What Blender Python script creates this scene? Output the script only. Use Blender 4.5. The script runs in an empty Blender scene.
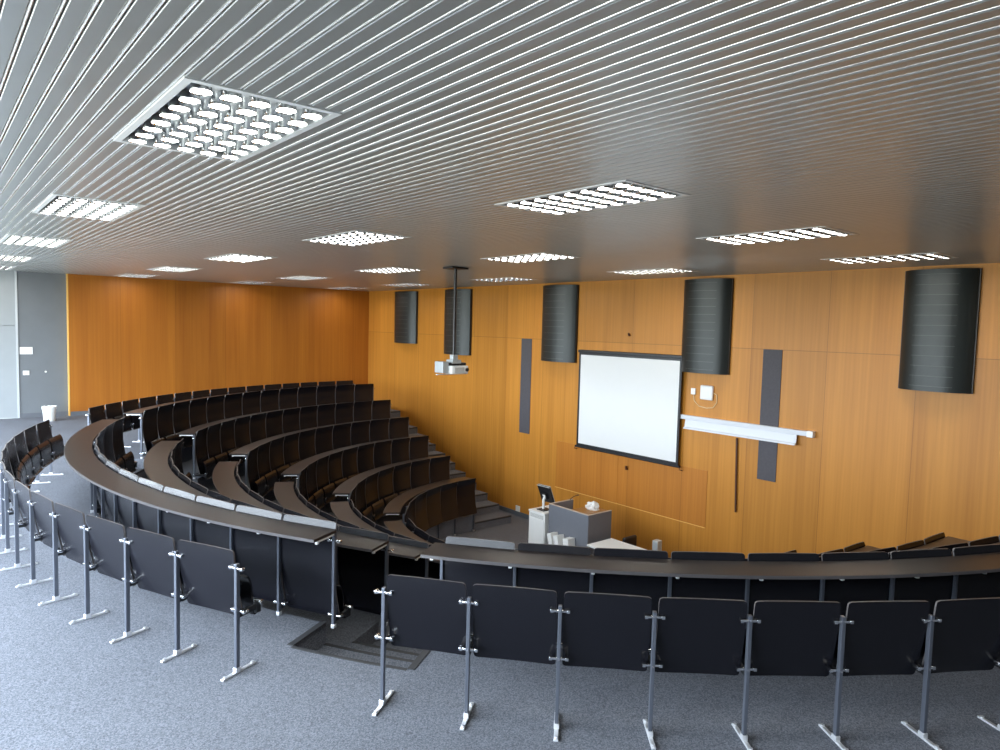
import bpy, bmesh, math, random
from mathutils import Vector, Matrix
random.seed(7)
S = bpy.context.scene
COL = S.collection
PI = math.pi
rad = math.radians

# ------------------------------------------------------------------ camera
F, YAW, TILT, ROLL = 700.64, 0.691221, 0.0688865, 0.02577
EYE = 2.32                                   # eye height above the top floor (z = 0)
cam = bpy.data.cameras.new('camera')
cam.sensor_fit = 'HORIZONTAL'; cam.sensor_width = 36; cam.lens = F / 1000 * 36
cam.clip_start = .02; cam.clip_end = 200
co = bpy.data.objects.new('camera', cam); COL.objects.link(co)
fw = Vector((math.sin(YAW) * math.cos(TILT), math.cos(YAW) * math.cos(TILT), -math.sin(TILT)))
r0 = Vector((math.cos(YAW), -math.sin(YAW), 0)); u0 = r0.cross(fw)
rr = r0 * math.cos(ROLL) + u0 * math.sin(ROLL); uu = rr.cross(fw)
m = Matrix.Identity(4)
for i in range(3):
    m[i][0] = rr[i]; m[i][1] = uu[i]; m[i][2] = -fw[i]
m[2][3] = EYE
co.matrix_world = m
S.camera = co

# ------------------------------------------------------------------ room numbers
XW = 10.357                # screen wall
YW = 18.75                 # far wall
XB, YB = -1.9, -2.1        # window wall, near wall
ZC = 3.27                  # ceiling
CX, CY = 8.77, 8.34        # centre of the seating arcs
R0, PITCH = 8.165, .845
DROP = .325
def RK(k): return R0 - PITCH * k
def LV(k): return -DROP * k
ZF = LV(6)                 # stage floor

# ------------------------------------------------------------------ materials
def new_mat(name):
    mt = bpy.data.materials.new(name); mt.use_nodes = True
    nt = mt.node_tree; b = nt.nodes['Principled BSDF']
    return mt, nt, b
def N(nt, t, **kw):
    n = nt.nodes.new(t)
    for k, v in kw.items(): setattr(n, k, v)
    return n
def simple(name, c, rough=.5, metal=0., spec=.5, var=.0, scale=8., bump=0.):
    mt, nt, b = new_mat(name)
    b.inputs['Roughness'].default_value = rough
    b.inputs['Metallic'].default_value = metal
    b.inputs['Specular IOR Level'].default_value = spec
    if var > 0 or bump > 0:
        tc = N(nt, 'ShaderNodeTexCoord'); no = N(nt, 'ShaderNodeTexNoise')
        no.inputs['Scale'].default_value = scale; no.inputs['Detail'].default_value = 4
        nt.links.new(tc.outputs['Object'], no.inputs['Vector'])
        cr = N(nt, 'ShaderNodeMix', data_type='RGBA')
        cr.inputs[6].default_value = (*[x * (1 - var) for x in c], 1)
        cr.inputs[7].default_value = (*[min(1, x * (1 + var)) for x in c], 1)
        nt.links.new(no.outputs['Fac'], cr.inputs[0])
        nt.links.new(cr.outputs[2], b.inputs['Base Color'])
        if bump > 0:
            bp = N(nt, 'ShaderNodeBump'); bp.inputs['Strength'].default_value = bump
            bp.inputs['Distance'].default_value = .002
            nt.links.new(no.outputs['Fac'], bp.inputs['Height']); nt.links.new(bp.outputs[0], b.inputs['Normal'])
    else:
        b.inputs['Base Color'].default_value = (*c, 1)
    return mt
def wood_mat(name, c_lo, c_hi, axis, hseam=True):
    """vertical veneer: wide sheets in slightly different tones, fine vertical grain, thin seams"""
    mt, nt, b = new_mat(name)
    L = nt.links
    tc = N(nt, 'ShaderNodeTexCoord')
    mp = N(nt, 'ShaderNodeMapping'); L.new(tc.outputs['Object'], mp.inputs['Vector'])
    mp.inputs['Scale'].default_value = (26, 26, .55)
    n1 = N(nt, 'ShaderNodeTexNoise'); n1.inputs['Scale'].default_value = 1; n1.inputs['Detail'].default_value = 5
    L.new(mp.outputs[0], n1.inputs['Vector'])
    mp2 = N(nt, 'ShaderNodeMapping'); L.new(tc.outputs['Object'], mp2.inputs['Vector'])
    mp2.inputs['Scale'].default_value = (3.2, 3.2, .12)
    n2 = N(nt, 'ShaderNodeTexNoise'); n2.inputs['Scale'].default_value = 1; n2.inputs['Detail'].default_value = 3
    L.new(mp2.outputs[0], n2.inputs['Vector'])
    ad = N(nt, 'ShaderNodeMath', operation='ADD'); L.new(n1.outputs['Fac'], ad.inputs[0]); L.new(n2.outputs['Fac'], ad.inputs[1])
    mr = N(nt, 'ShaderNodeMapRange'); L.new(ad.outputs[0], mr.inputs[0])
    mr.inputs[1].default_value = .6; mr.inputs[2].default_value = 1.4
    # sheets
    sx = N(nt, 'ShaderNodeSeparateXYZ'); L.new(tc.outputs['Object'], sx.inputs[0])
    dv = N(nt, 'ShaderNodeMath', operation='DIVIDE'); L.new(sx.outputs[axis], dv.inputs[0]); dv.inputs[1].default_value = 1.23
    fl = N(nt, 'ShaderNodeMath', operation='FLOOR'); L.new(dv.outputs[0], fl.inputs[0])
    cb = N(nt, 'ShaderNodeCombineXYZ'); L.new(fl.outputs[0], cb.inputs[0])
    gt = N(nt, 'ShaderNodeMath', operation='GREATER_THAN'); L.new(sx.outputs['Z'], gt.inputs[0]); gt.inputs[1].default_value = 2.07 if hseam else 99.
    L.new(gt.outputs[0], cb.inputs[1])
    wn = N(nt, 'ShaderNodeTexWhiteNoise', noise_dimensions='3D'); L.new(cb.outputs[0], wn.inputs['Vector'])
    mx = N(nt, 'ShaderNodeMix', data_type='RGBA'); L.new(mr.outputs[0], mx.inputs[0])
    mx.inputs[6].default_value = (*c_lo, 1); mx.inputs[7].default_value = (*c_hi, 1)
    hs = N(nt, 'ShaderNodeHueSaturation'); L.new(mx.outputs[2], hs.inputs['Color'])
    mv = N(nt, 'ShaderNodeMapRange'); L.new(wn.outputs[0], mv.inputs[0]); mv.inputs[3].default_value = .88; mv.inputs[4].default_value = 1.08
    L.new(mv.outputs[0], hs.inputs['Value'])
    # seams
    fr = N(nt, 'ShaderNodeMath', operation='FRACT'); L.new(dv.outputs[0], fr.inputs[0])
    lt = N(nt, 'ShaderNodeMath', operation='LESS_THAN'); L.new(fr.outputs[0], lt.inputs[0]); lt.inputs[1].default_value = .007
    sb = N(nt, 'ShaderNodeMath', operation='SUBTRACT'); L.new(sx.outputs['Z'], sb.inputs[0]); sb.inputs[1].default_value = 2.07
    ab = N(nt, 'ShaderNodeMath', operation='ABSOLUTE'); L.new(sb.outputs[0], ab.inputs[0])
    l2 = N(nt, 'ShaderNodeMath', operation='LESS_THAN'); L.new(ab.outputs[0], l2.inputs[0]); l2.inputs[1].default_value = .006 if hseam else -1.
    mxs = N(nt, 'ShaderNodeMath', operation='MAXIMUM'); L.new(lt.outputs[0], mxs.inputs[0]); L.new(l2.outputs[0], mxs.inputs[1])
    ml = N(nt, 'ShaderNodeMath', operation='MULTIPLY'); L.new(mxs.outputs[0], ml.inputs[0]); ml.inputs[1].default_value = .45
    m3 = N(nt, 'ShaderNodeMix', data_type='RGBA'); L.new(ml.outputs[0], m3.inputs[0]); L.new(hs.outputs[0], m3.inputs[6])
    m3.inputs[7].default_value = (c_lo[0] * .25, c_lo[1] * .2, c_lo[2] * .2, 1)
    L.new(m3.outputs[2], b.inputs['Base Color'])
    b.inputs['Roughness'].default_value = .42
    b.inputs['Specular IOR Level'].default_value = .35
    return mt
def carpet_mat():
    mt, nt, b = new_mat('speckled_blue_grey_carpet'); L = nt.links
    tc = N(nt, 'ShaderNodeTexCoord')
    n1 = N(nt, 'ShaderNodeTexVoronoi'); n1.inputs['Scale'].default_value = 150
    sv = N(nt, 'ShaderNodeSeparateColor'); L.new(n1.outputs['Color'], sv.inputs[0])
    n2 = N(nt, 'ShaderNodeTexNoise'); n2.inputs['Scale'].default_value = 1.3; n2.inputs['Detail'].default_value = 3
    L.new(tc.outputs['Object'], n1.inputs['Vector']); L.new(tc.outputs['Object'], n2.inputs['Vector'])
    cr = N(nt, 'ShaderNodeValToRGB'); L.new(sv.outputs[0], cr.inputs[0])
    e = cr.color_ramp.elements
    e[0].position = .05; e[0].color = CARPET[0]
    e[1].position = .98; e[1].color = CARPET[1]
    hs = N(nt, 'ShaderNodeHueSaturation'); L.new(cr.outputs[0], hs.inputs['Color'])
    mr = N(nt, 'ShaderNodeMapRange'); L.new(n2.outputs['Fac'], mr.inputs[0]); mr.inputs[3].default_value = .88; mr.inputs[4].default_value = 1.12
    L.new(mr.outputs[0], hs.inputs['Value']); L.new(hs.outputs[0], b.inputs['Base Color'])
    b.inputs['Roughness'].default_value = .95; b.inputs['Specular IOR Level'].default_value = .15
    bp = N(nt, 'ShaderNodeBump'); bp.inputs['Strength'].default_value = .5; bp.inputs['Distance'].default_value = .004
    L.new(sv.outputs[0], bp.inputs['Height']); L.new(bp.outputs[0], b.inputs['Normal'])
    return mt
CARPET = ((.10, .11, .133, 1), (.225, .243, .285, 1))
def emit(name, c, s):
    mt, nt, b = new_mat(name)
    b.inputs['Base Color'].default_value = (.8, .8, .8, 1)
    b.inputs['Emission Color'].default_value = (*c, 1); b.inputs['Emission Strength'].default_value = s
    return mt

M = {}
M['carpet'] = carpet_mat()
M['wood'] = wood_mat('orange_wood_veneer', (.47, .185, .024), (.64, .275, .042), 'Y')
M['wood_far'] = wood_mat('orange_wood_veneer_shaded', (.33, .105, .012), (.46, .165, .020), 'X', False)  # same veneer with the far wall's shade put into its colour
M['wood_patch'] = wood_mat('orange_wood_board', (.43, .15, .02), (.58, .225, .034), 'Y', False)
M['wood_edge'] = simple('lit_pale_wood_edge', (.80, .47, .12), .5, var=.1)  # light wood, brightened in colour for window light and the ledge's highlight
M['laminate'] = simple('anthracite_laminate', (.0070, .0072, .0105), .26, spec=.36, var=.15, scale=30)
M['ply_edge'] = simple('glinting_panel_edge', (.11, .10, .10), .35, var=.15)  # plywood rim, lightened in colour to carry the glint along its edges
M['desk'] = simple('dark_brown_laminate', (.019, .0145, .014), .34, spec=.5, var=.18, scale=20)
M['desk_edge'] = simple('pale_desk_edge', (.10, .095, .10), .4, var=.2)  # outer edge strip, paler than the desk top
M['steel'] = simple('grey_painted_steel', (.13, .145, .18), .34, metal=.5, var=.08, scale=15)
M['chrome'] = simple('bright_chrome', (.9, .92, .95), .14, metal=1., var=.02)
M['foot'] = simple('bright_galvanised_steel', (.86, .88, .92), .3, metal=.6, var=.06, scale=30)
M['dark_metal'] = simple('dark_steel', (.03, .032, .036), .4, metal=.6, var=.1)
M['slat'] = simple('brushed_aluminium_slat', (.40, .415, .415), .30, metal=.45, var=.1, scale=3)
M['bead'] = simple('pale_aluminium_edge', (.96, .96, .95), .22, metal=.6, var=.03)
M['void'] = simple('dark_ceiling_void', (.03, .03, .03), .8, var=.1)
M['frame'] = simple('silver_light_frame', (.82, .84, .85), .4, metal=.1, var=.04)
M['plate'] = simple('satin_reflector_plate', (.80, .81, .81), .35, metal=.15, var=.05)
M['cup'] = simple('polished_reflector_cup', (.8, .81, .82), .15, metal=1., var=.03)
M['lens'] = emit('glowing_lamp_lens', (1., .955, .86), 17.)
M['grey_wall'] = simple('blue_grey_wall_panel', (.155, .17, .185), .55, var=.08, scale=4)
M['door'] = simple('light_grey_door', (.33, .36, .38), .45, var=.05, scale=4)
M['white_wall'] = simple('off_white_paint', (.62, .62, .60), .7, var=.04)
M['base'] = simple('slate_grey_skirting', (.12, .13, .15), .6, var=.1)
M['white'] = simple('white_plastic', (.9, .9, .88), .4, var=.02)
M['rail'] = simple('white_painted_metal', (.66, .68, .72), .4, var=.03)
M['screen'] = simple('matt_white_screen', (.82, .83, .82), .75, var=.01)
M['black'] = simple('black_plastic', (.012, .012, .014), .4, var=.1)
M['grey_strip'] = simple('charcoal_felt_strip', (.085, .08, .09), .8, var=.18, scale=30, bump=.3)
M['speaker'] = simple('dark_green_grey_mesh', (.022, .027, .026), .38, metal=.25, var=.15, scale=60)
M['seam'] = simple('pale_seam_line', (.10, .11, .10), .4, var=.1)
M['spk_side'] = simple('black_brown_side_panel', (.018, .014, .012), .4, var=.1)
M['podium'] = simple('slate_grey_laminate', (.17, .18, .21), .45, var=.06, scale=10)
M['podium_top'] = simple('light_wood_edge_band', (.55, .45, .36), .45, var=.1)
M['rubber'] = simple('black_rubber_nosing', (.04, .042, .047), .6, var=.1)
M['rod'] = simple('dark_brown_wood', (.09, .03, .012), .5, var=.2)
M['worktop'] = simple('honey_wood_worktop', (.42, .2, .05), .4, var=.15)
M['cream'] = simple('cream_cable', (.75, .6, .35), .5, var=.05)
M['box_grey'] = simple('pale_grey_box', (.52, .52, .5), .5, var=.04)
M['proj'] = simple('silver_grey_case', (.42, .45, .46), .4, metal=.2, var=.05)
M['glass'] = bpy.data.materials.new('window_glass'); M['glass'].use_nodes = True
nt = M['glass'].node_tree; nt.nodes.clear()
o_ = N(nt, 'ShaderNodeOutputMaterial'); t_ = N(nt, 'ShaderNodeBsdfTransparent'); g_ = N(nt, 'ShaderNodeBsdfGlossy'); x_ = N(nt, 'ShaderNodeMixShader')
g_.inputs['Roughness'].default_value = .02; x_.inputs[0].default_value = .06
nt.links.new(t_.outputs[0], x_.inputs[1]); nt.links.new(g_.outputs[0], x_.inputs[2]); nt.links.new(x_.outputs[0], o_.inputs[0])

# ------------------------------------------------------------------ mesh builder
class MB:
    def __init__(s): s.bm = bmesh.new(); s.mi = 0
    def face(s, vs):
        try:
            f = s.bm.faces.new(vs); f.material_index = s.mi; return f
        except ValueError: return None
    def box(s, x0, x1, y0, y1, z0, z1, mat=None):
        P = [(x0, y0, z0), (x1, y0, z0), (x1, y1, z0), (x0, y1, z0), (x0, y0, z1), (x1, y0, z1), (x1, y1, z1), (x0, y1, z1)]
        v = [s.bm.verts.new((mat @ Vector(p)) if mat else p) for p in P]
        for q in ((3, 2, 1, 0), (4, 5, 6, 7), (0, 1, 5, 4), (1, 2, 6, 5), (2, 3, 7, 6), (3, 0, 4, 7)):
            s.face([v[i] for i in q])
        return s
    def bbox(s, x0, x1, y0, y1, z0, z1, b=.004, mat=None, seg=2):
        """bevelled box"""
        t = bmesh.new(); k = MB.__new__(MB); k.bm = t; k.mi = 0
        k.box(x0, x1, y0, y1, z0, z1)
        bmesh.ops.bevel(t, geom=t.edges[:], offset=b, segments=seg, affect='EDGES', profile=.5)
        s.join(t, mat); t.free(); return s
    def join(s, t, mat=None):
        vm = {v: s.bm.verts.new((mat @ v.co) if mat else v.co) for v in t.verts}
        for f in t.faces: s.face([vm[v] for v in f.verts])
    def tube(s, pts, r, n=8, closed=False, cap=True, sx=1., sy=1.):
        pts = [Vector(p) for p in pts]; rings = []
        rs = r if isinstance(r, (list, tuple)) else [r] * len(pts)
        up = None
        for i, p in enumerate(pts):
            a = pts[max(0, i - 1)]; c = pts[min(len(pts) - 1, i + 1)]
            d = (c - a).normalized()
            if up is None:
                up = Vector((0, 0, 1)) if abs(d.z) < .9 else Vector((1, 0, 0))
            x = d.cross(up).normalized(); y = x.cross(d).normalized(); up = y
            rings.append([s.bm.verts.new(p + (x * math.cos(2 * PI * j / n) * sx + y * math.sin(2 * PI * j / n) * sy) * rs[i]) for j in range(n)])
        for a, b in zip(rings, rings[1:]):
            for j in range(n): s.face([a[j], a[(j + 1) % n], b[(j + 1) % n], b[j]])
        if cap: s.face(rings[0][::-1]); s.face(rings[-1])
        return s
    def prism(s, poly, z0, z1):
        a = [s.bm.verts.new((x, y, z0)) for x, y in poly]; b = [s.bm.verts.new((x, y, z1)) for x, y in poly]
        s.face(a[::-1]); s.face(b); n = len(poly)
        for i in range(n): s.face([a[i], a[(i + 1) % n], b[(i + 1) % n], b[i]])
        return s
    def grid_shell(s, P, th, rim=0):
        """P[i][j] points on a sheet; th = thickness vector function or number along normal x"""
        n, mm = len(P), len(P[0])
        A = [[s.bm.verts.new(P[i][j]) for j in range(mm)] for i in range(n)]
        B = [[s.bm.verts.new(Vector(P[i][j]) + th) for j in range(mm)] for i in range(n)]
        for i in range(n - 1):
            for j in range(mm - 1):
                s.face([A[i][j], A[i][j + 1], A[i + 1][j + 1], A[i + 1][j]])
                s.face([B[i][j], B[i + 1][j], B[i + 1][j + 1], B[i][j + 1]])
        ring = [(0, j) for j in range(mm)] + [(i, mm - 1) for i in range(1, n)] + [(n - 1, j) for j in range(mm - 2, -1, -1)] + [(i, 0) for i in range(n - 2, 0, -1)]
        for q in range(len(ring)):
            i, j = ring[q]; k, l = ring[(q + 1) % len(ring)]
            f_ = s.face([A[i][j], B[i][j], B[k][l], A[k][l]])
            if f_ and rim: f_.material_index = rim
        return s
    def mesh(s, name, mats, smooth=False):
        bmesh.ops.recalc_face_normals(s.bm, faces=s.bm.faces[:])
        me = bpy.data.meshes.new(name); s.bm.to_mesh(me); s.bm.free()
        for q in (mats if isinstance(mats, (list, tuple)) else [mats]): me.materials.append(q)
        if smooth:
            for p in me.polygons: p.use_smooth = True
            try: me.set_sharp_from_angle(angle=rad(38))
            except Exception: pass
        return me
    def build(s, name, mats, parent=None, smooth=False):
        return add(name, s.mesh(name, mats, smooth), parent)
def add(name, me, parent=None):
    o = bpy.data.objects.new(name, me); COL.objects.link(o)
    if parent: o.parent = parent
    return o
def thing(name, label, cat, loc=(0, 0, 0), rz=0., group=None):
    o = bpy.data.objects.new(name, None); COL.objects.link(o)
    o.empty_display_size = .1
    o.location = loc; o.rotation_euler = (0, 0, rz)
    return tag(o, label, cat, group)
def tag(o, label, cat, group=None):
    o['label'] = label; o['category'] = cat
    if group: o['group'] = group
    return o
def struct(o, label=None):
    o['kind'] = 'structure'
    if label: o['label'] = label
    return o
def pol(r, deg): return (CX + r * math.cos(rad(deg)), CY + r * math.sin(rad(deg)))

# ------------------------------------------------------------------ blocks of seats: end angles
BLOCKS = ('far', 'middle', 'near')
def ends(block, k):
    R = RK(k)
    if block == 'far':
        lo = 90.5 if k == 0 else 90 + math.degrees(math.asin(max(-1, min(1, (CX - 8.8) / R))))
        return lo, 145. + .25 * k
    if block == 'middle':
        return (154.3 if k == 0 else 148.3 + math.degrees(.42 / R)), (207.93 if k == 0 else 211.7 - math.degrees(.33 / R))
    hi = 267.8 if k == 0 else 360 - ends('far', k)[0]
    return (215.46 if k == 0 else 216.0 - .2 * (k - 1)), hi
NSEAT = {}
for b in BLOCKS:
    for k in range(7):
        a0, a1 = ends(b, k)
        NSEAT[b, k] = {('far', 0): 15, ('middle', 0): 14, ('near', 0): 14}.get((b, k), round(rad(a1 - a0) * RK(k) / .53))

# ------------------------------------------------------------------ floor with tiers
def wall_angle(r): return math.degrees(math.acos(min(1, (XW - CX) / r)))
A1 = (lambda r: 145.3, lambda r: 148.3 + math.degrees(.40 / r))
A2 = (lambda r: 211.7 - math.degrees(.43 / r), lambda r: 215.25)
W1 = (wall_angle, lambda r: 90 - math.degrees(math.asin(max(-1, min(1, (8.85 - CX) / r)))))
W2 = (lambda r: 360 - W1[1](r), lambda r: 360 - wall_angle(r))
def sector(mb, ri, ro, fa, fb, z, zb, n):
    ring = []
    for q in range(n + 1):
        t = q / n; col = []
        for r in (ri, ro):
            a = fa(r) * (1 - t) + fb(r) * t
            col.append(pol(r, a))
        ring.append(col)
    V = [[[mb.bm.verts.new((*c[e], h)) for h in (zb, z)] for e in (0, 1)] for c in ring]
    for q in range(n):
        a, b = V[q], V[q + 1]
        mb.face([a[0][1], a[1][1], b[1][1], b[0][1]])
        for e in (0, 1): mb.face([a[e][0], a[e][1], b[e][1], b[e][0]])
    for c in (V[0], V[-1]): mb.face([c[0][0], c[0][1], c[1][1], c[1][0]])
EDGE, HALF = -.04, .385
XS1 = 9.85
fb = MB()
SEQ = [((W1[1], A1[0]), False, 40), (A1, True, 6), ((A1[1], A2[0]), False, 44), (A2, True, 6), ((A2[1], W2[0]), False, 40)]
for k in range(1, 6):
    ro, ri = RK(k) + EDGE, RK(k + 1) + EDGE
    for (fa, fz), aisle, n in SEQ:
        if aisle:
            sector(fb, ri + HALF - EDGE, ro, fa, fz, LV(k), ZF - .05, n)
            sector(fb, ri, ri + HALF - EDGE, fa, fz, LV(k) - DROP / 2, ZF - .05, n)
        else:
            sector(fb, ri, ro, fa, fz, LV(k), ZF - .05, n)
# top level: fan from the bowl edge out to the room walls
def room_hit(a):
    c, s_ = math.cos(rad(a)), math.sin(rad(a)); t = 1e9
    if c > 1e-9: t = min(t, (XW - CX) / c)
    if c < -1e-9: t = min(t, (XB - CX) / c)
    if s_ > 1e-9: t = min(t, (YW + .12 - CY) / s_)
    if s_ < -1e-9: t = min(t, (YB - CY) / s_)
    return t
ri = RK(1) + EDGE
rm = RK(1) + HALF
for (fa, fz), aisle, n in SEQ:
    a0, a1 = fa(rm), fz(rm)
    corner = [math.degrees(math.atan2(y - CY, x - CX)) % 360 for x in (XB, XW) for y in (YB, YW + .12)]
    ts = sorted([q / n for q in range(n + 1)] + [(c - a0) / (a1 - a0) for c in corner if a0 < c < a1])
    V = []
    for t in ts:
        a = a0 + (a1 - a0) * t
        b_ = fa(ri) + (fz(ri) - fa(ri)) * t
        ring = [] if aisle else [pol(ri, b_)]
        ring += [pol(rm, a), pol(room_hit(a), a)]
        V.append([fb.bm.verts.new((*ring[0], ZF))] + [fb.bm.verts.new((*p, 0)) for p in ring])
    for u, w in zip(V, V[1:]):
        for j in range(len(u) - 1): fb.face([u[j], u[j + 1], w[j + 1], w[j]])
    if aisle:
        sector(fb, ri, rm, fa, fz, -DROP / 2, ZF - .05, n)
    else:
        for f in (fa, fz):                      # side faces beside the stair openings
            p, q = pol(ri, f(ri)), pol(rm, f(rm))
            v = [fb.bm.verts.new(x) for x in ((*p, ZF), (*p, 0), (*q, 0), (*q, ZF))]
            fb.face(v)
# straight stairs along the screen wall, a slot left free between them and the wall
for sg in (1, -1):
    for k in range(6):
        for h_, r in ((0, RK(k + 1) + HALF), (1, RK(k + 1) + EDGE)):
            r_out = r + PITCH / 2 if h_ else None
            z = LV(k) - DROP / 2 * h_
            y0 = r; y1 = RK(k) + EDGE if k and not h_ else (RK(k + 1) + HALF if h_ else RK(1) + HALF)
            if k == 0 and not h_: continue
            fb.box(8.80, XS1, CY + sg * y0, CY + sg * y1, ZF - .05, z)
    yt = CY + sg * rm
    ye = YW + .12 if sg > 0 else YB
    ca = math.atan2(sg * (abs(ye - CY)), XW - CX)
    pw = pol(rm, W1[1](rm)) if sg > 0 else pol(rm, W2[0](rm))
    po = pol(room_hit(W1[1](rm)), W1[1](rm)) if sg > 0 else pol(room_hit(W2[0](rm)), W2[0](rm))
    v = [fb.bm.verts.new((*p, 0)) for p in (pw, (XS1, pw[1]), (XS1, CY + sg * 9.1), (XW, CY + sg * 9.1), (XW, po[1]), po)]; fb.face(v)
    v = [fb.bm.verts.new((x, CY + sg * 9.1, z)) for x, z in ((XS1, ZF), (XW, ZF), (XW, 0), (XS1, 0))]; fb.face(v)
    v = [fb.bm.verts.new((XS1, y, z)) for y, z in ((pw[1], ZF), (CY + sg * 9.1, ZF), (CY + sg * 9.1, 0), (pw[1], 0))]; fb.face(v)
    v = [fb.bm.verts.new((x, pw[1], z)) for x, z in ((8.8, ZF), (XS1, ZF), (XS1, 0), (8.8, 0))]; fb.face(v)
# the little strips of top floor between the seat sector edge and the stair opening share the same angles
v = [fb.bm.verts.new(p) for p in ((4.6, CY - 9.1, ZF), (XW, CY - 9.1, ZF), (XW, CY + 9.1, ZF), (4.6, CY + 9.1, ZF))]
fb.face(v)
struct(fb.build('floor', M['carpet']))

# dark nosing strip round the stair opening by the camera
tn = MB()
for f, sg in ((A2[0], -1), (A2[1], 1)):
    p = Vector(pol(RK(1) + EDGE, f(RK(1) + EDGE))); q = Vector(pol(RK(1) + HALF, f(RK(1) + HALF)))
    th = f(RK(1)); nrm = Vector((-math.sin(rad(th)), math.cos(rad(th)))) * sg * .05
    tn.prism([tuple(p), tuple(q), tuple(q + nrm), tuple(p + nrm)], -.03, .005)
struct(tn.build('trim_1', M['rubber']))
nz = MB()
for k in range(0, 6):
    for r, z in ((RK(k + 1) + HALF, LV(k)), (RK(k + 1) + EDGE, LV(k) - DROP / 2)):
        for (fa, fz) in (A1, A2):
            n = 5
            for q in range(n):
                a, b = fa(r) + (fz(r) - fa(r)) * q / n, fa(r) + (fz(r) - fa(r)) * (q + 1) / n
                nz.prism([pol(r - .006, a), pol(r - .006, b), pol(r + .028, b), pol(r + .028, a)], z - .03, z + .003)
        for sg in (1, -1):
            y = sorted((CY + sg * (r - .006), CY + sg * (r + .028)))
            nz.box(8.86, XS1, y[0], y[1], z - .03, z + .003)
struct(nz.build('trim_2', M['rubber']))

# ------------------------------------------------------------------ walls
w = MB(); w.box(XW, XW + .25, YB - .2, YW + .4, ZF - .1, ZC + .3); struct(w.build('wall_front', M['wood']))
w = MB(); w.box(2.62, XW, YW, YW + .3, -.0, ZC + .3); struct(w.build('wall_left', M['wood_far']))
w = MB(); w.box(2.600, 2.622, YW - .004, YW + .14, 0, ZC); struct(w.build('trim_3', M['wood_edge']))
w = MB(); w.box(1.655, 2.62, YW + .12, YW + .3, 0, ZC + .3); struct(w.build('wall_left_panel', M['grey_wall']))
w = MB(); w.box(XB, .55, YW + .12, YW + .3, 0, ZC + .3); w.box(.55, 1.655, YW + .12, YW + .3, 2.07, ZC + .3); w.box(.55, 1.655, YW + .2, YW + .3, -.1, 2.07)  # last box is an unseen backing added to stop light leaking past the door
struct(w.build('wall_left_door_side', M['door']))
w = MB(); w.bbox(.60, 1.625, YW + .125, YW + .18, .0, 2.06, .004)
d = struct(w.build('door_1', M['door']))
h = MB(); h.tube([(.72, YW + .13, 1.03), (.72, YW + .07, 1.03), (.84, YW + .07, 1.03)], .011); h.build('door_handle', M['chrome'], d, True)
w = MB(); w.box(1.625, 1.665, YW + .10, YW + .20, 0, ZC); w.box(.55, .60, YW + .10, YW + .20, 0, 2.1)
struct(w.build('trim_4', simple('pale_grey_door_frame', (.5, .53, .55), .45, var=.04)))
w = MB(); w.box(XB, XW + .2, YB - .2, YB, -2.2, ZC + .3); struct(w.build('wall_right', M['grey_wall']))
# window wall behind the camera: openings with mullions
WIN = [(1.5 + 2.1 * i, 3.45 + 2.1 * i) for i in range(8)]
WZ0, WZ1 = .12, 3.05
w = MB(); w.box(XB - .2, XB, YB - .2, YW + .3, -.2, WZ0); w.box(XB - .2, XB, YB - .2, YW + .3, WZ1, ZC + .3)
ys = [YB - .2] + [y for p in WIN for y in p] + [YW + .3]
for i in range(0, len(ys), 2): w.box(XB - .2, XB, ys[i], ys[i + 1], WZ0, WZ1)
struct(w.build('wall_back', M['white_wall']))
for i, (a, b) in enumerate(WIN):
    w = MB(); e = .05
    w.box(XB - .12, XB - .06, a, a + e, WZ0, WZ1); w.box(XB - .12, XB - .06, b - e, b, WZ0, WZ1)
    w.box(XB - .12, XB - .06, a + e, b - e, WZ0, WZ0 + e); w.box(XB - .12, XB - .06, a + e, b - e, WZ1 - e, WZ1)
    fo = struct(w.build('window_%d' % (i + 1), M['steel']))
    w = MB(); w.box(XB - .095, XB - .085, a + e, b - e, WZ0 + e, WZ1 - e); struct(w.build('pane', M['glass'], fo))
# skirtings
w = MB(); w.box(XW - .015, XW, CY - 9.1, CY + 9.1, ZF, ZF + .1)
struct(w.build('baseboard_front', M['base']))
w = MB(); w.box(XB, .55, YW + .105, YW + .12, 0, .1); w.box(1.665, 2.6, YW + .105, YW + .12, 0, .1); w.box(2.63, XW, YW - .015, YW, 0, .1)
struct(w.build('baseboard_left', M['base']))
# darker board and thin ledge on the screen wall
w = MB(); w.box(XW - .008, XW, 6.86, 8.85, -1.045, -.06); struct(w.build('trim_5', M['wood_patch']))
w = MB(); w.box(XW - .008, XW, 8.86, 10.56, -1.045, -.06); struct(w.build('trim_6', M['wood_patch']))
w = MB(); w.box(XW - .02, XW, 6.86, 10.56, -1.057, -1.045); struct(w.build('trim_7', M['wood_edge']))
# dark felt strips set in the screen wall
w = MB(); w.bbox(XW - .012, XW, 11.44, 11.78, -.04, 2.07, .003); struct(w.build('trim_8', M['grey_strip']))
w = MB(); w.bbox(XW - .012, XW, 5.62, 5.94, -.02, 2.07, .003); struct(w.build('trim_9', M['grey_strip']))

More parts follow.
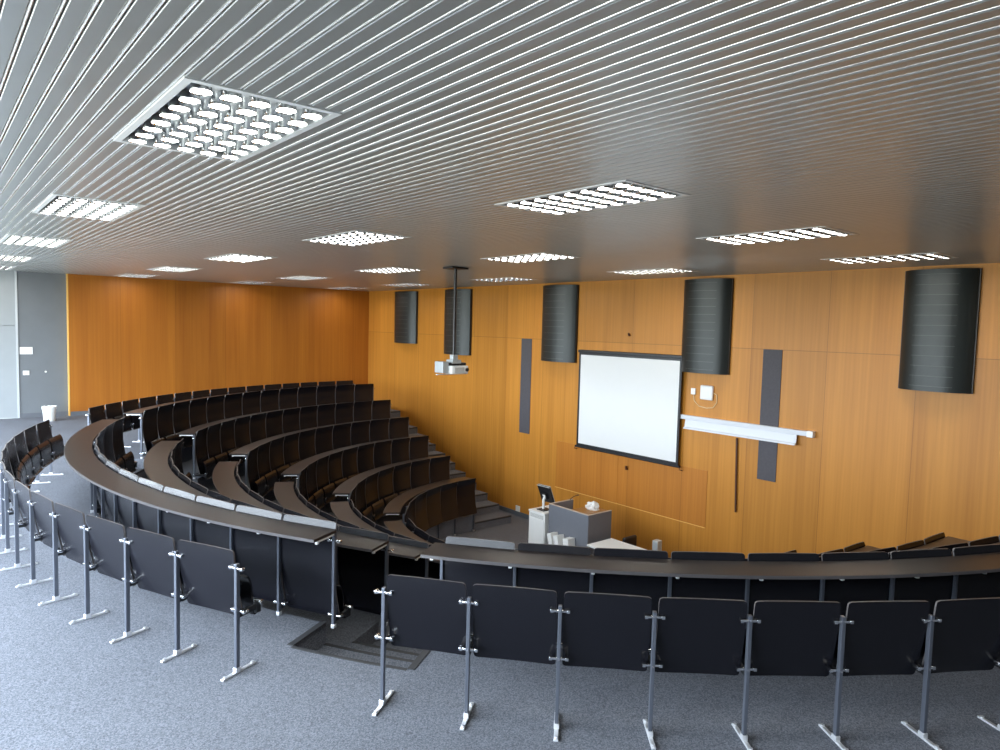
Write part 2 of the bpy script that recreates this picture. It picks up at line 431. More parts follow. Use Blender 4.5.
# ------------------------------------------------------------------ ceiling
SP = .0757
LX = [XB + round((q - .34 - XB) / SP) * SP + 4.5 * SP - .001 for q in (-1.2, 1.165, 3.81, 6.48, 9.15)]
LY = [-.15, 3.66, 7.24, 10.97, 14.62, 17.75]  # first column and first row are out of view, added for more light
LHX, LHY = 4.5 * SP - .001, .665
cl = MB()
ns = int((XW - XB) / SP) + 1
for i in range(ns):
    x = XB + i * SP
    cuts = []
    for lx in LX:
        if x + SP / 2 > lx - LHX and x + SP / 2 < lx + LHX: cuts = [(y - LHY, y + LHY) for y in LY]
    segs = []; y = YB
    for a, b in cuts:
        if a > y: segs.append((y, a))
        y = b
    if y < YW + .12: segs.append((y, YW + .12))
    for a, b in segs:
        # slat: shallow tray with turned-up edges
        prof = [(.000, ZC + .016), (.0005, ZC + .002), (.003, ZC), (.0555, ZC), (.058, ZC + .002), (.0585, ZC + .016)]
        A = [cl.bm.verts.new((x + px, a, pz)) for px, pz in prof]; B = [cl.bm.verts.new((x + px, b, pz)) for px, pz in prof]
        cl.mi = 0
        for j in range(len(prof) - 1): cl.face([A[j], A[j + 1], B[j + 1], B[j]])
        cl.mi = 1                                   # pale rounded edge strip in the joint
        bp = [(.0598, ZC + .012), (.0608, ZC + .006), (.0630, ZC + .0018), (.0665, ZC + .0003), (.0700, ZC + .0018), (.0722, ZC + .006), (.0732, ZC + .012)]
        A = [cl.bm.verts.new((x + px, a, pz)) for px, pz in bp]; B = [cl.bm.verts.new((x + px, b, pz)) for px, pz in bp]
        for j in range(len(bp) - 1): cl.face([A[j], A[j + 1], B[j + 1], B[j]])
cl.mi = 2
cl.box(XB - .2, XW + .2, YB - .2, YW + .4, ZC + .2, ZC + .25)
bmesh.ops.recalc_face_normals(cl.bm, faces=cl.bm.faces[:])
me = bpy.data.meshes.new('ceiling'); cl.bm.to_mesh(me); cl.bm.free()
for q in ('slat', 'bead', 'void'): me.materials.append(M[q])
co_ = struct(add('ceiling', me))

# ------------------------------------------------------------------ ceiling lights
def light_meshes():
    f = MB()
    a, b, t = LHX, LHY, .035
    f.box(-a, a, -b, -b + t, -.004, .02); f.box(-a, a, b - t, b, -.004, .02)
    f.box(-a, -a + t, -b + t, b - t, -.004, .02); f.box(a - t, a, -b + t, b - t, -.004, .02)
    for (x0, x1, y0, y1) in ((-a, -a + .006, -b, b), (a - .006, a, -b, b), (-a, a, -b, -b + .006), (-a, a, b - .006, b)):
        f.box(x0, x1, y0, y1, .0, .16)
    fm = f.mesh('frame', M['frame'])
    p = MB(); p.box(-a + .006, a - .006, -b + .006, b - .006, .045, .055); pm = p.mesh('reflector_plate', M['plate'])
    c, l = MB(), MB()
    n = 14
    for i in range(5):
        for j in range(8):
            cx, cy = (i - 2) * .122, (j - 3.5) * .158
            rx, ry = .044, .056
            ring = lambda z, s_: [c.bm.verts.new((cx + rx * s_ * math.cos(2 * PI * q / n), cy + ry * s_ * math.sin(2 * PI * q / n), z)) for q in range(n)]
            R_ = [ring(.045, .9), ring(-.010, 1.0), ring(-.012, .97), ring(-.004, .93)]
            for u, v_ in zip(R_, R_[1:]):
                for q in range(n): c.face([u[q], u[(q + 1) % n], v_[(q + 1) % n], v_[q]])
            L_ = [l.bm.verts.new((cx + rx * .93 * math.cos(2 * PI * q / n), cy + ry * .93 * math.sin(2 * PI * q / n), -.006)) for q in range(n)]
            l.face(L_[::-1])
    return fm, pm, c.mesh('louvre', M['cup'], True), l.mesh('glowing_pattern', M['lens'])
LM = light_meshes()
for poly in LM[3].polygons:
    assert poly.normal.z < 0 or True
ROWN = ['added row above the windows', 'outermost visible row', 'second row from the windows', 'row passing the projector', 'row nearest the screen wall']
ORDN = ['added behind camera', 'first', 'second', 'third', 'fourth', 'last']
n_l = 0
for li, lx in enumerate(LX):
    for j, ly in enumerate(LY):
        lab = 'recessed ceiling light with glowing cells, %s in the %s' % (ORDN[j].rstrip(','), ROWN[li])
        t = thing('ceiling_light', lab, 'ceiling light', (lx, ly, ZC), 0, 'recessed lights in the slatted ceiling')
        for nm, me_ in zip(('frame', 'reflector_plate', 'louvre', 'glowing_lens_pattern'), LM): add(nm, me_, t)

# ------------------------------------------------------------------ seats
def back_profile(z, zt, zb, tall):
    """inward offset of the backrest sheet at height z"""
    u = (z - zb) / (zt - zb)
    if tall: return .006 + .085 * max(0, 1 - u * 1.6) ** 1.6 + .036 * max(0, u - .84) / .16
    return -.012 + .085 * (1 - u) ** 1.5
def back_mesh(wd, zb, zt, tall, name='backrest'):
    mb = MB(); rows = 14; cols = 6; h = wd / 2; c = .022
    P = []
    for i in range(rows + 1):
        u = i / rows
        z = zb + (zt - zb) * u
        # rounded corners
        d = min(z - zb, zt - z); hh = h if d >= c else h - (c - math.sqrt(max(0, c * c - (c - d) ** 2)))
        x = back_profile(z, zt, zb, tall)
        P.append([Vector((x + .006 * (1 - (2 * q / cols - 1) ** 2), hh * (2 * q / cols - 1), z)) for q in range(cols + 1)])
    # denser rows at corners
    ex = []
    for z in (zb + .004, zb + .011, zt - .011, zt - .004):
        d = min(z - zb, zt - z); hh = h - (c - math.sqrt(max(0, c * c - (c - d) ** 2))); x = back_profile(z, zt, zb, tall)
        ex.append([Vector((x + .006 * (1 - (2 * q / cols - 1) ** 2), hh * (2 * q / cols - 1), z)) for q in range(cols + 1)])
    P = sorted(P + ex, key=lambda r_: r_[0].z)
    mb.grid_shell(P, Vector((.012, 0, 0)), 1)
    return mb.mesh(name, [M['laminate'], M['ply_edge']], True)
def fold_mesh(wd):
    """tip-up seat, folded against the backrest: a bent ply shell"""
    mb = MB(); h = wd / 2 - .012; rows = 12; cols = 4
    pr = [(.215, .318), (.20, .312), (.185, .32), (.175, .35), (.17, .39), (.168, .43), (.166, .47), (.162, .51), (.152, .55), (.138, .58), (.12, .60)]
    P = [[Vector((x, h * (2 * q / cols - 1), z)) for q in range(cols + 1)] for x, z in pr]
    mb.grid_shell(P, Vector((.014, 0, .004)))
    return mb.mesh('folding_seat', M['laminate'], True)
def post_mesh(z0, z1):
    mb = MB(); mb.bbox(-.016, .016, -.011, .011, z0, z1, .003)
    return mb.mesh('post', M['steel'])
def foot_mesh(z0, long):
    mb = MB()
    if long:
        mb.bbox(-.13, .16, -.013, .013, z0, z0 + .013, .003)
        mb.bbox(-.022, .022, -.016, .016, z0 + .01, z0 + .04, .003)
        for x in (-.105, .135): mb.tube([(x, 0, z0 + .014), (x, 0, z0 + .021)], .011, 8)
    else:
        mb.bbox(-.018, .018, -.014, .014, z0, z0 + .03, .003)
    return mb.mesh('foot_bar', M['foot'])
def clip_mesh(z, x, reach):
    """chrome fitting holding two neighbouring panels: cross bar plus a radial pin"""
    mb = MB()
    mb.bbox(-.016 + (x if x < .03 else .02), -.006 + (x if x < .03 else .02), -.058, .058, z - .006, z + .008, .003)
    for s_ in (-1, 1):
        mb.bbox(-.02 + (x if x < .03 else .02), x + .010, s_ * .047 - .010, s_ * .047 + .010, z - .009, z + .011, .003)
    mb.tube([(-.02, 0, z + .006), (.02, 0, z + .006)], .007, 8)
    if reach: mb.tube([(.012, 0, z), (reach, 0, z - .012)], .009, 8)
    return mb.mesh('bracket', M['chrome'], True)
def arm_mesh(z):
    mb = MB(); mb.bbox(.0, .20, -.010, .010, z - .05, z - .012, .003); mb.bbox(.165, .205, -.012, .012, z - .075, z + .005, .003)
    return mb.mesh('hinge_arm', M['dark_metal'])
def pivot_mesh(z):
    mb = MB(); mb.tube([(.19, -.034, z - .01), (.19, .034, z - .01)], .015, 10); mb.bbox(.172, .208, -.03, .03, z - .004, z + .012, .003)
    return mb.mesh('pivot', M['chrome'], True)

ORD = ['', 'first', 'second', 'third', 'fourth', 'fifth', 'sixth', 'seventh', 'eighth', 'ninth', 'tenth', 'eleventh', 'twelfth', 'thirteenth', 'fourteenth', 'fifteenth', 'sixteenth']
ROWW = ['top', 'second', 'third', 'fourth', 'fifth', 'sixth']
FROM = {'far': 'far', 'middle': 'near', 'near': 'near'}
for b in BLOCKS:
    for k in range(6):
        n = NSEAT[b, k]; a0, a1 = ends(b, k); st = (a1 - a0) / n; R = RK(k)
        chord = 2 * R * math.sin(rad(st) / 2)
        tall = k > 0
        zt, zb = (.82, .345) if not tall else (1.128, .36)
        zp0, zp1 = (0, .735) if not tall else (DROP, 1.07)
        bm_ = back_mesh(chord - (.022 if tall else .04), zb, zt, tall); fm_ = fold_mesh(chord - .05)
        pm_ = post_mesh(zp0, zp1); ft_ = foot_mesh(zp0, not tall)
        cu = clip_mesh(.705 if not tall else 1.0, .002 if not tall else .008, 0)
        cd = clip_mesh(.415, .04, 0); am_ = arm_mesh(.42); pv_ = pivot_mesh(.42)
        for i in range(n):
            mid = a0 + (i + .5) * st
            # count from the stairs: far block's stairs lie at its high-angle end, middle block counts from the near stairs, near block from its low end
            c = (i + 1) if b == 'near' else (n - i)
            lab = 'black tip-up seat %s from the %s stairs in the %s row of the %s block' % (ORD[c], FROM[b], ROWW[k], b)
            x, y = pol(R, mid)
            t = thing('lecture_seat', lab, 'seat', (x, y, LV(k)), rad(mid + 180), 'tip-up seats of the curved rows')
            add('backrest', bm_, t); add('folding_seat', fm_, t)
            sides = [1] + ([-1] if i == n - 1 else [])        # local +y points to smaller angles
            for sgn in sides:
                p = add('post', pm_, t); p.location = (0, sgn * chord / 2, 0)
                add('foot_bar', ft_, p); add('bracket', cu, p); add('bracket', cd, p)
                a_ = add('hinge_arm', am_, t); a_.location = (0, sgn * chord / 2, 0)
                add('pivot', pv_, a_)

# ------------------------------------------------------------------ long curved desks
def arc_strip(mb, ri, ro, a0, a1, z0, z1, n):
    V = []
    for q in range(n + 1):
        a = a0 + (a1 - a0) * q / n; p, o = pol(ri, a), pol(ro, a)
        V.append([mb.bm.verts.new(c) for c in ((*p, z0), (*o, z0), (*o, z1), (*p, z1))])
    for u, w_ in zip(V, V[1:]):
        for j in range(4): mb.face([u[j], u[(j + 1) % 4], w_[(j + 1) % 4], w_[j]])
    mb.face(V[0][::-1]); mb.face(V[-1])
DW = {1: 'top', 2: 'second', 3: 'third', 4: 'fourth', 5: 'fifth', 6: 'lowest'}
BW = {'far': 'far block below the wood wall', 'middle': 'middle block between the two stairs', 'near': 'near block toward the screen wall'}
for b in BLOCKS:
    for k in range(1, 7):
        n = NSEAT[b, k]; a0, a1 = ends(b, k); st = (a1 - a0) / n; R = RK(k)
        z = LV(k - 1) + .76
        ex = math.degrees(.012 / R)
        b0, b1 = a0 - ex * (5 if b == 'near' else 1), a1 + ex
        t = thing('curved_desk', 'long curved dark brown desk, %s one of the %s' % (DW[k], BW[b]), 'desk', (0, 0, 0), 0, 'curved desks between the seat rows')
        cx_, cy_ = pol(R, (a0 + a1) / 2)
        mb = MB(); arc_strip(mb, R - .005, R + .274, b0, b1, z - .022, z, max(24, n * 4))
        ob = mb.build('desk_top', M['desk'], t)
        mb = MB(); arc_strip(mb, R + .274, R + .279, b0, b1, z - .022, z - .001, max(24, n * 4)); mb.build('edge_strip', M['desk_edge'], t)
        bk = MB(); bk.bbox(.0, .20, -.009, .009, z - .04, z - .023, .003); bk.bbox(.2, .225, -.011, .011, z - .05, z - .022, .003)
        bkm = bk.mesh('bracket', M['frame'])
        for i in range(n + 1):
            a = a0 + i * st; o = add('bracket', bkm, t); x, y = pol(R + .01, a); o.location = (x, y, 0); o.rotation_euler = (0, 0, rad(a))
        if k == 6:
            chord = 2 * R * math.sin(rad(st) / 2)
            pan = back_mesh(chord - .02, LV(6) + .40, z + .045, True, 'front_panel')
            pm_ = post_mesh(ZF, z - .03); ft_ = foot_mesh(ZF, False)
            for i in range(n):
                a = a0 + (i + .5) * st; o = add('front_panel', pan, t); x, y = pol(R - .075, a); o.location = (x, y, 0); o.rotation_euler = (0, 0, rad(a + 180))
            for i in range(n + 1):
                a = a0 + i * st; o = add('post', pm_, t); x, y = pol(R - .062, a); o.location = (x, y, 0); o.rotation_euler = (0, 0, rad(a + 180))
                add('foot_bar', ft_, o)

# ------------------------------------------------------------------ things on the screen wall
# curved loudspeaker panels
for yc, wd, zb, lab in ((3.46, .86, 1.62, 'largest in view, alone beyond the white rail'), (7.0, .92, 1.62, 'above the wireless box beside the screen'),
                        (10.57, 1.0, 1.62, 'between the projection screen and the charcoal strip'), (14.18, 1.06, 1.60, 'behind the projector pole'), (16.6, 1.08, 1.80, 'beyond the projector, closest to the far wall')):
    t = thing('curved_wall_speaker', 'tall black curved wall speaker, ' + lab, 'speaker', (XW, yc, zb), 0, 'curved dark speakers under the ceiling')
    hgt = 3.21 - zb; mb = MB(); n = 20; dp = .26
    pts = []
    for q in range(n + 1):
        u = -1 + 2 * q / n
        pts.append((-.06 - dp * math.sqrt(max(0, 1 - (u * .94) ** 2)) * 1. + dp * math.sqrt(1 - .94 ** 2), u * wd / 2))
    poly = [(0, -wd / 2)] + pts + [(0, wd / 2)]
    mb.prism(poly, 0, hgt); mb.build('cabinet', M['speaker'], t, True)
    sm = MB()
    for z in [hgt * (q + .5) / 12 for q in range(12)]:
        A = [(p[0] - .003, p[1] * .99) for p in pts[4:-4]]
        V = [[sm.bm.verts.new((x, y, zz)) for zz in (z - .003, z + .003)] + [sm.bm.verts.new((x + .004, y, zz)) for zz in (z + .003, z - .003)] for x, y in A]
        for u_, w_ in zip(V, V[1:]):
            for j in range(4): sm.face([u_[j], u_[(j + 1) % 4], w_[(j + 1) % 4], w_[j]])
    sm.build('seam_pattern', M['seam'], t)
    mb = MB(); mb.box(-.045, .0, -wd / 2 - .012, -wd / 2, 0, hgt); mb.build('side_panel', M['spk_side'], t)
    mb = MB(); mb.box(-.045, .0, wd / 2, wd / 2 + .012, 0, hgt); mb.build('side_panel', M['spk_side'], t)

# projection screen
t = thing('projection_screen', 'large white projection screen with black border on the wood wall', 'screen', (XW, 8.66, 0), 0)
XS = -.09
mb = MB(); mb.box(XS, XS + .012, -1.20, 1.20, -.0, 1.80); mb.build('screen_fabric', M['screen'], t)
mb = MB(); e = .045
for q in ((-1.245, 1.245, 1.80, 1.845), (-1.245, 1.245, -.05, 0.0), (-1.245, -1.2, 0, 1.8), (1.2, 1.245, 0, 1.8)):
    mb.box(XS - .004, XS + .016, *q[:2], *q[2:])
mb.build('border', M['black'], t)
mb = MB(); mb.tube([(XS + .006, -1.28, -.07), (XS + .006, 1.28, -.07)], .022, 10); mb.build('weight_bar', M['dark_metal'], t, True)
mb = MB(); mb.bbox(XS - .03, XS + .05, -1.26, 1.26, 1.845, 1.90, .01); mb.bbox(XS + .03, -.003, -.9, -.85, 1.85, 1.895, .003); mb.bbox(XS + .03, -.003, .85, .9, 1.85, 1.895, .003)
mb.build('roller_case', M['black'], t)
mb = MB()
for s_ in (-1, 1): mb.tube([(XS + .006, s_ * 1.27, -.07), (XS - .01, s_ * 1.29, -.12), (-.02, s_ * 1.29, -.14)], .008, 6)
mb.build('hook', M['rod'], t)

# white rail below
t = thing('wall_rail', 'long white metal rail fixed across the charcoal strip below the wireless box', 'rail', (XW, 6.28, .86), 0)
mb = MB(); mb.bbox(-.07, 0, -1.15, 1.16, -.075, 0, .006); mb.build('mounting_rail', M['rail'], t)
mb = MB()
pr = [(-.06, -.075), (-.075, -.20), (-.11, -.215), (-.112, -.235), (-.06, -.225), (-.04, -.10), (-.03, -.075)]
A = [mb.bm.verts.new((x, -.99, z)) for x, z in pr]; B = [mb.bm.verts.new((x, 1.04, z)) for x, z in pr]
for j in range(len(pr)): mb.face([A[j], A[(j + 1) % len(pr)], B[(j + 1) % len(pr)], B[j]])
mb.face(A[::-1]); mb.face(B); mb.build('tray', M['rail'], t)
mb = MB(); mb.bbox(-.085, 0, -1.25, -1.15, -.085, .01, .008); mb.build('end_cap', M['frame'], t)
# wireless box, socket, cable
t = thing('wireless_box', 'white rounded wireless box on the wood wall above the white rail', 'router', (XW, 6.935, 1.29), 0)
mb = MB(); mb.bbox(-.05, 0, -.125, .125, -.13, .12, .022, seg=3); mb.build('housing', M['white'], t, True)
mb = MB(); mb.tube([(-.014, .27, -.07), (-.014, .25, -.17), (-.014, .15, -.25), (-.014, .0, -.27), (-.014, -.13, -.25), (-.014, -.2, -.15), (-.014, -.19, -.03), (-.02, -.13, .0)], .007, 6); mb.build('cable', M['cream'], t, True)
mb = MB(); mb.bbox(XW - .03, XW, 7.165, 7.255, 1.23, 1.34, .006); mb.bbox(XW - .034, XW - .03, 7.19, 7.23, 1.265, 1.305, .0015)
tag(mb.build('wall_socket', M['white']), 'small white wall socket beside the wireless box', 'socket')
mb = MB(); mb.bbox(XW - .02, XW, 11.68, 11.82, ZF + .10, ZF + .23, .005)
tag(mb.build('wall_socket', M['white']), 'white wall socket low on the wood wall beside the bottom step', 'socket')
mb = MB(); mb.tube([(XW - .03, 6.32, .59), (XW - .03, 6.28, -.64)], .016, 8); mb.tube([(XW, 6.315, .5), (XW - .03, 6.315, .5)], .008, 6); mb.tube([(XW, 6.285, -.5), (XW - .03, 6.285, -.5)], .008, 6)
tag(mb.build('pointer_rod', M['rod'], None, True), 'thin dark brown rod hanging on the wood wall below the white rail', 'rod')
mb = MB(); mb.tube([(XW, 8.62, -.33), (XW - .04, 8.62, -.33), (XW - .05, 8.62, -.27)], .022, 8)
tag(mb.build('wall_hook', M['rod'], None, True), 'small dark hook on the wood wall under the projection screen', 'hook')
mb = MB(); mb.tube([(XW, 8.69, 2.22), (XW - .03, 8.69, 2.22), (XW - .04, 8.69, 2.26)], .018, 8)
tag(mb.build('wall_hook', M['rod'], None, True), 'small dark hook on the wood wall above the projection screen', 'hook')

# ------------------------------------------------------------------ projector on its pole
t = thing('ceiling_projector', 'grey and white projector hanging from the ceiling on a thin black pole', 'projector', (6.75, 9.36, 0), rad(0))
mb = MB(); mb.tube([(0, 0, ZC), (0, 0, 1.72)], .025, 12); mb.build('pole', M['black'], t, True)
mb = MB(); mb.bbox(-.16, .16, -.14, .14, ZC - .035, ZC - .006, .006); mb.build('ceiling_plate', M['black'], t)
mb = MB(); mb.bbox(-.09, .09, -.09, .09, 1.70, 1.76, .008); mb.bbox(-.05, .05, -.05, .05, 1.74, 1.84, .008); mb.build('mount', M['proj'], t)
mb = MB(); mb.bbox(-.15, .21, -.06, .18, 1.655, 1.71, .008); mb.build('black_top_cover', M['black'], t)
rz = Matrix.Rotation(rad(-40), 4, 'Z')
pj = MB(); pj.bbox(-.15, .19, -.16, .18, 1.53, 1.665, .02, seg=3); pj.build('case', M['white'], t, True)
mb = MB(); mb.bbox(-.27, -.155, -.08, .16, 1.545, 1.73, .008); mb.build('side_box', M['proj'], t)
mb = MB(); mb.bbox(-.09, .10, -.166, -.158, 1.55, 1.64, .003); mb.build('vent_grille', M['box_grey'], t)
mb = MB(); mb.tube([(.15, -.15, 1.60), (.15, -.185, 1.60)], .03, 14); mb.build('lens', M['black'], t, True)
mb = MB(); mb.bbox(-.34, .26, -.02, .02, 1.515, 1.53, .003); mb.build('cross_bar', M['foot'], t)

# ------------------------------------------------------------------ door-side wall things
Yg = YW + .12
mb = MB(); mb.bbox(1.69, 1.93, Yg - .012, Yg, 1.43, 1.59, .003)
t = tag(mb.build('wall_sign', M['white']), 'white paper sign on the grey wall panel beside the door', 'sign')
mb = MB()
for z in (1.475, 1.505, 1.535): mb.box(1.73, 1.88, Yg - .0135, Yg - .0122, z - .004, z + .004)
mb.build('printed_lines', M['box_grey'], t)
mb = MB(); mb.bbox(1.74, 1.86, Yg - .015, Yg, .96, 1.06, .004); mb.bbox(1.765, 1.835, Yg - .02, Yg - .014, .975, 1.045, .003)
tag(mb.build('light_switch', M['white']), 'white double light switch below the sign on the grey panel', 'switch')
mb = MB(); mb.tube([(2.17, Yg, 1.03), (2.17, Yg - .02, 1.03)], .022, 10)
tag(mb.build('wall_button', M['white']), 'tiny round white button on the grey wall panel', 'button')
# waste bin
t = thing('waste_bin', 'white tapered waste bin standing by the grey wall panel', 'bin', (2.13, 18.05, 0))
mb = MB(); n = 20
prof = [(.105, 0), (.11, .01), (.13, .29), (.136, .295), (.136, .315), (.126, .315), (.124, .29), (.102, .02)]
rings = [[mb.bm.verts.new((r * math.cos(2 * PI * q / n), r * math.sin(2 * PI * q / n), z)) for q in range(n)] for r, z in prof]
for u, w_ in zip(rings, rings[1:]):
    for q in range(n): mb.face([u[q], u[(q + 1) % n], w_[(q + 1) % n], w_[q]])
mb.face(rings[0][::-1]); mb.face(rings[-1]); mb.build('tub', M['white'], t, True)
mb = MB(); rg = [(.138, .26), (.142, .325), (.138, .325)]
rings = [[mb.bm.verts.new((r * math.cos(2 * PI * q / n), r * math.sin(2 * PI * q / n), z + .012 * math.sin(3 * q))) for q in range(n)] for r, z in rg]
for u, w_ in zip(rings, rings[1:]):
    for q in range(n): mb.face([u[q], u[(q + 1) % n], w_[(q + 1) % n], w_[q]])
mb.build('bin_liner', M['screen'], t, True)

# ------------------------------------------------------------------ the stage: podium, cabinet, monitor, table ...
t = thing('podium', 'slate grey podium with raised screen panels on the stage floor', 'podium', (8.48, 7.85, ZF))
H = 1.17
mb = MB(); mb.bbox(0, .03, 0, .95, .0, H, .003); mb.build('front_panel', M['podium'], t)
mb = MB(); mb.bbox(.03, .58, 0, .03, .0, H, .003); mb.build('side_panel', M['podium'], t)
mb = MB(); mb.bbox(.03, .58, .92, .95, .0, H, .003); mb.build('side_panel', M['podium'], t)
mb = MB(); mb.bbox(-.002, .032, -.002, .952, H, H + .012, .002); mb.bbox(.032, .58, -.002, .032, H, H + .012, .002); mb.bbox(.032, .58, .918, .952, H, H + .012, .002); mb.build('edge_band', M['podium_top'], t)
mb = MB(); mb.bbox(.03, .58, .03, .92, .97, 1.0, .003); mb.bbox(.58, 1.05, .52, .92, .97, 1.0, .003); mb.build('worktop', M['worktop'], t)
mb = MB(); mb.bbox(.99, 1.03, .54, .58, 0, .97, .003); mb.build('leg', M['steel'], t)
mb = MB(); mb.bbox(.99, 1.03, .86, .9, 0, .97, .003); mb.build('leg', M['steel'], t)
mb = MB(); mb.bbox(-.24, 0, .06, .93, .46, .485, .003); mb.bbox(-.22, -.0, .06, .085, .30, .46, .003); mb.bbox(-.22, -.0, .905, .93, .30, .46, .003); mb.build('shelf', M['podium'], t)
mb = MB(); mb.tube([(.5, .93, 1.17), (.51, .92, 1.20), (.55, .89, 1.24), (.60, .84, 1.27)], .008, 6); mb.tube([(.60, .84, 1.27), (.615, .825, 1.275)], .012, 8); mb.build('gooseneck_microphone', M['black'], t, True)
# leaning white folders on the podium shelf
for i, (y, tl, wd, sh) in enumerate(((8.54, 14, .10, 0), (8.38, 16, .10, .0), (8.17, 6, .13, 0))):
    mt = Matrix.Translation((8.30, y, ZF + .487)) @ Matrix.Rotation(rad(-tl), 4, 'X')
    mb = MB(); mb.bbox(0, .17, -wd / 2, wd / 2, .006 + abs(math.sin(rad(tl))) * wd / 2, .24, .006, mat=mt)
    o = mb.build('binder', M['white'])
    tag(o, 'white binder leaning before the podium, %s from the white cabinet' % ORD[i + 1], 'binder', 'white binders on the podium shelf')
# white cabinet
t = thing('equipment_cabinet', 'tall white equipment cabinet beside the slate grey podium', 'cabinet', (8.44, 8.85, ZF))
mb = MB(); mb.bbox(0, .5, 0, .42, .0, .955, .005); mb.build('body', M['white'], t)
mb = MB(); mb.bbox(-.012, .51, -.006, .426, .955, .985, .004); mb.build('top', M['white'], t)
mb = MB(); mb.bbox(-.012, 0, .02, .40, .05, .85, .003); mb.build('door', M['white'], t)
mb = MB()
for q in range(5): mb.box(-.006, 0, .04, .38, .87 + q * .014, .876 + q * .014)
mb.build('vent_slat_pattern', M['box_grey'], t)
# monitor (we see its back)
t = thing('computer_monitor', 'black computer monitor seen from behind on the white cabinet', 'monitor', (8.62, 9.0, ZF + .985))
mt = Matrix.Translation((.06, .10, .25)) @ Matrix.Rotation(rad(4), 4, 'Z') @ Matrix.Rotation(rad(-24), 4, 'Y')
mb = MB(); mb.bbox(0, .035, -.15, .15, -.15, .19, .008, mat=mt); mb.build('case', M['black'], t)
mb = MB(); mb.bbox(-.004, .004, -.155, .155, .185, .198, .002, mat=mt); mb.bbox(.035, .04, -.155, .155, -.155, .198, .002, mat=mt); mb.build('bezel', M['box_grey'], t)
mb = MB(); mb.bbox(-.04, 0, -.06, .06, -.06, .06, .008, mat=mt); mb.build('mount_plate', M['black'], t)
mb = MB(); mb.bbox(-.045, -.04, -.03, .03, -.0, .04, .002, mat=mt); mb.build('emblem', M['white'], t)
mb = MB(); mb.tube([(0, .09, .0), (0, .09, .18), (.05, .10, .24)], .025, 10); mb.build('stand', M['white'], t, True)
mb = MB(); mb.bbox(-.1, .1, -.02, .16, 0, .018, .006); mb.build('base', M['black'], t)
# paper heap on the worktop
mb = MB(); bmesh.ops.create_icosphere(mb.bm, subdivisions=3, radius=1.)
for v in mb.bm.verts:
    k_ = 1 + random.uniform(-.22, .22); v.co = Vector((v.co.x * .10 * k_, v.co.y * .13 * k_, max(-.0, v.co.z * .10 * k_ + .04)))
o = mb.build('crumpled_paper', M['white']); o.location = (9.34, 8.56, ZF + 1.001)
tag(o, 'crumpled white paper heap on the podium worktop', 'paper')
# white table
t = thing('side_table', 'low white topped table beside the podium on the stage floor', 'table', (8.57, 7.27, ZF))
mb = MB(); mb.bbox(-.30, .30, -.40, .40, .745, .775, .004); mb.build('table_top', M['screen'], t)
for sx in (-1, 1):
    for sy in (-1, 1):
        mb = MB(); mb.bbox(sx * .26 - .018, sx * .26 + .018, sy * .36 - .018, sy * .36 + .018, 0, .745, .003); mb.build('leg', M['steel'], t)
# swivel chair behind it
t = thing('office_chair', 'black office chair with rounded back behind the white topped table', 'chair', (9.30, 7.42, ZF), rad(-90))
mb = MB(); mb.bbox(-.22, .22, -.22, .22, .42, .49, .03, seg=3); mb.build('seat', M['black'], t, True)
mb = MB(); mb.bbox(-.25, -.18, -.17, .17, .50, .74, .034, seg=4); mb.build('backrest', M['black'], t, True)
mb = MB(); mb.tube([(-.15, 0, .43), (-.28, 0, .45), (-.27, 0, .6)], .018, 8); mb.build('back_bar', M['dark_metal'], t, True)
mb = MB(); mb.tube([(0, 0, .06), (0, 0, .43)], .028, 10); mb.build('column', M['chrome'], t, True)
for q in range(5):
    a = 2 * PI * q / 5; mb = MB(); mb.tube([(0, 0, .09), (.27 * math.cos(a), .27 * math.sin(a), .07)], .02, 8); lg = mb.build('leg', M['black'], t, True)
    mb = MB(); mb.tube([(.27 * math.cos(a) - .012, .27 * math.sin(a), .03), (.27 * math.cos(a) + .012, .27 * math.sin(a), .03)], .03, 10); mb.build('caster', M['black'], lg, True)
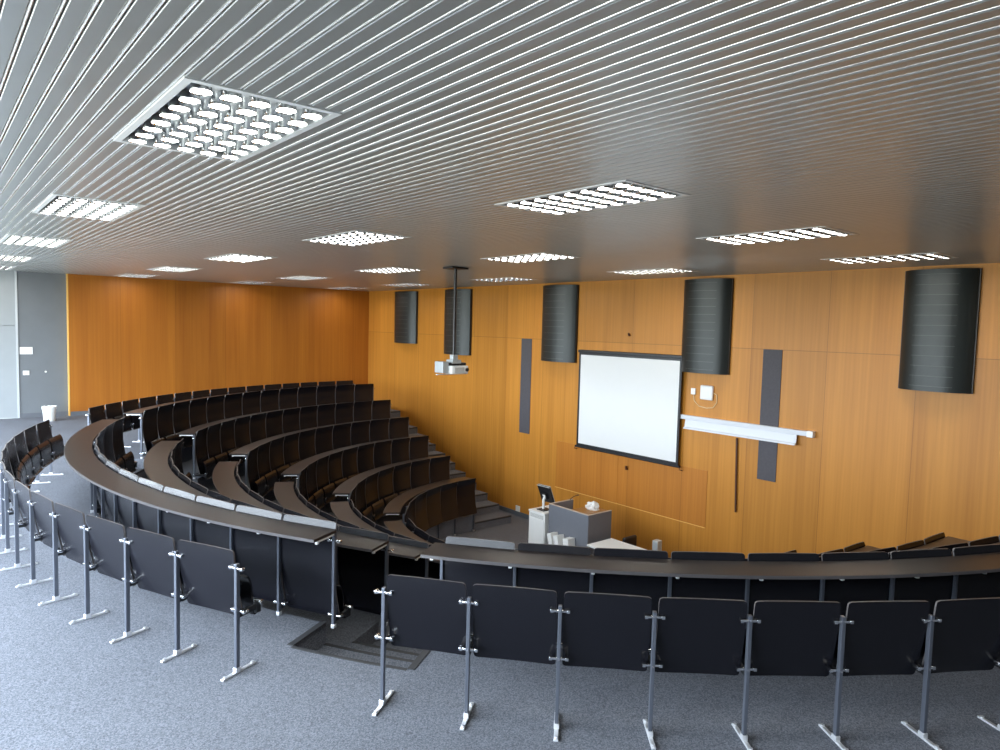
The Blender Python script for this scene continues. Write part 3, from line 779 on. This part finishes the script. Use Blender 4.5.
# pale box
t = thing('pedestal_box', 'narrow pale grey upright box standing beyond the white topped table', 'box', (9.40, 7.13, ZF))
mb = MB(); mb.bbox(-.06, .06, -.055, .055, 0, .78, .006); mb.build('body', M['box_grey'], t)
mb = MB(); mb.bbox(-.064, -.06, -.045, .045, .06, .76, .002); mb.build('front_cover', M['proj'], t)

# ------------------------------------------------------------------ light
W = bpy.data.worlds.new('sky'); S.world = W; W.use_nodes = True
bg = W.node_tree.nodes['Background']
bg.inputs['Strength'].default_value = 20.
wt = W.node_tree; wc = N(wt, 'ShaderNodeTexCoord'); wx = N(wt, 'ShaderNodeSeparateXYZ'); wr = N(wt, 'ShaderNodeValToRGB')   # pale sky above, darker ground below
wt.links.new(wc.outputs['Generated'], wx.inputs[0]); wm = N(wt, 'ShaderNodeMapRange'); wm.inputs[1].default_value = -1.
wt.links.new(wx.outputs['Z'], wm.inputs[0]); wt.links.new(wm.outputs[0], wr.inputs[0]); wt.links.new(wr.outputs[0], bg.inputs['Color'])
wr.color_ramp.elements[0].position = .47; wr.color_ramp.elements[0].color = (.30, .32, .30, 1)
wr.color_ramp.elements[1].position = .53; wr.color_ramp.elements[1].color = (.78, .89, 1., 1)
for i, (a, b) in enumerate(WIN):
    la = bpy.data.lights.new('window_portal', 'AREA'); la.shape = 'RECTANGLE'; la.size = WZ1 - WZ0; la.size_y = b - a
    la.cycles.is_portal = True
    lo = bpy.data.objects.new('window_portal', la); COL.objects.link(lo)
    lo.location = (XB - .21, (a + b) / 2, (WZ0 + WZ1) / 2); lo.rotation_euler = (0, -PI / 2, 0)

S.view_settings.view_transform = 'Standard'; S.view_settings.look = 'None'
S.view_settings.exposure = .31; S.view_settings.gamma = 1.; S.view_settings.use_curve_mapping = False
S.cycles.use_denoising = True
S.cycles.max_bounces = 8; S.cycles.diffuse_bounces = 5; S.cycles.glossy_bounces = 4; S.cycles.transparent_max_bounces = 8
S.cycles.sample_clamp_indirect = 6.; S.cycles.caustics_reflective = False; S.cycles.caustics_refractive = False
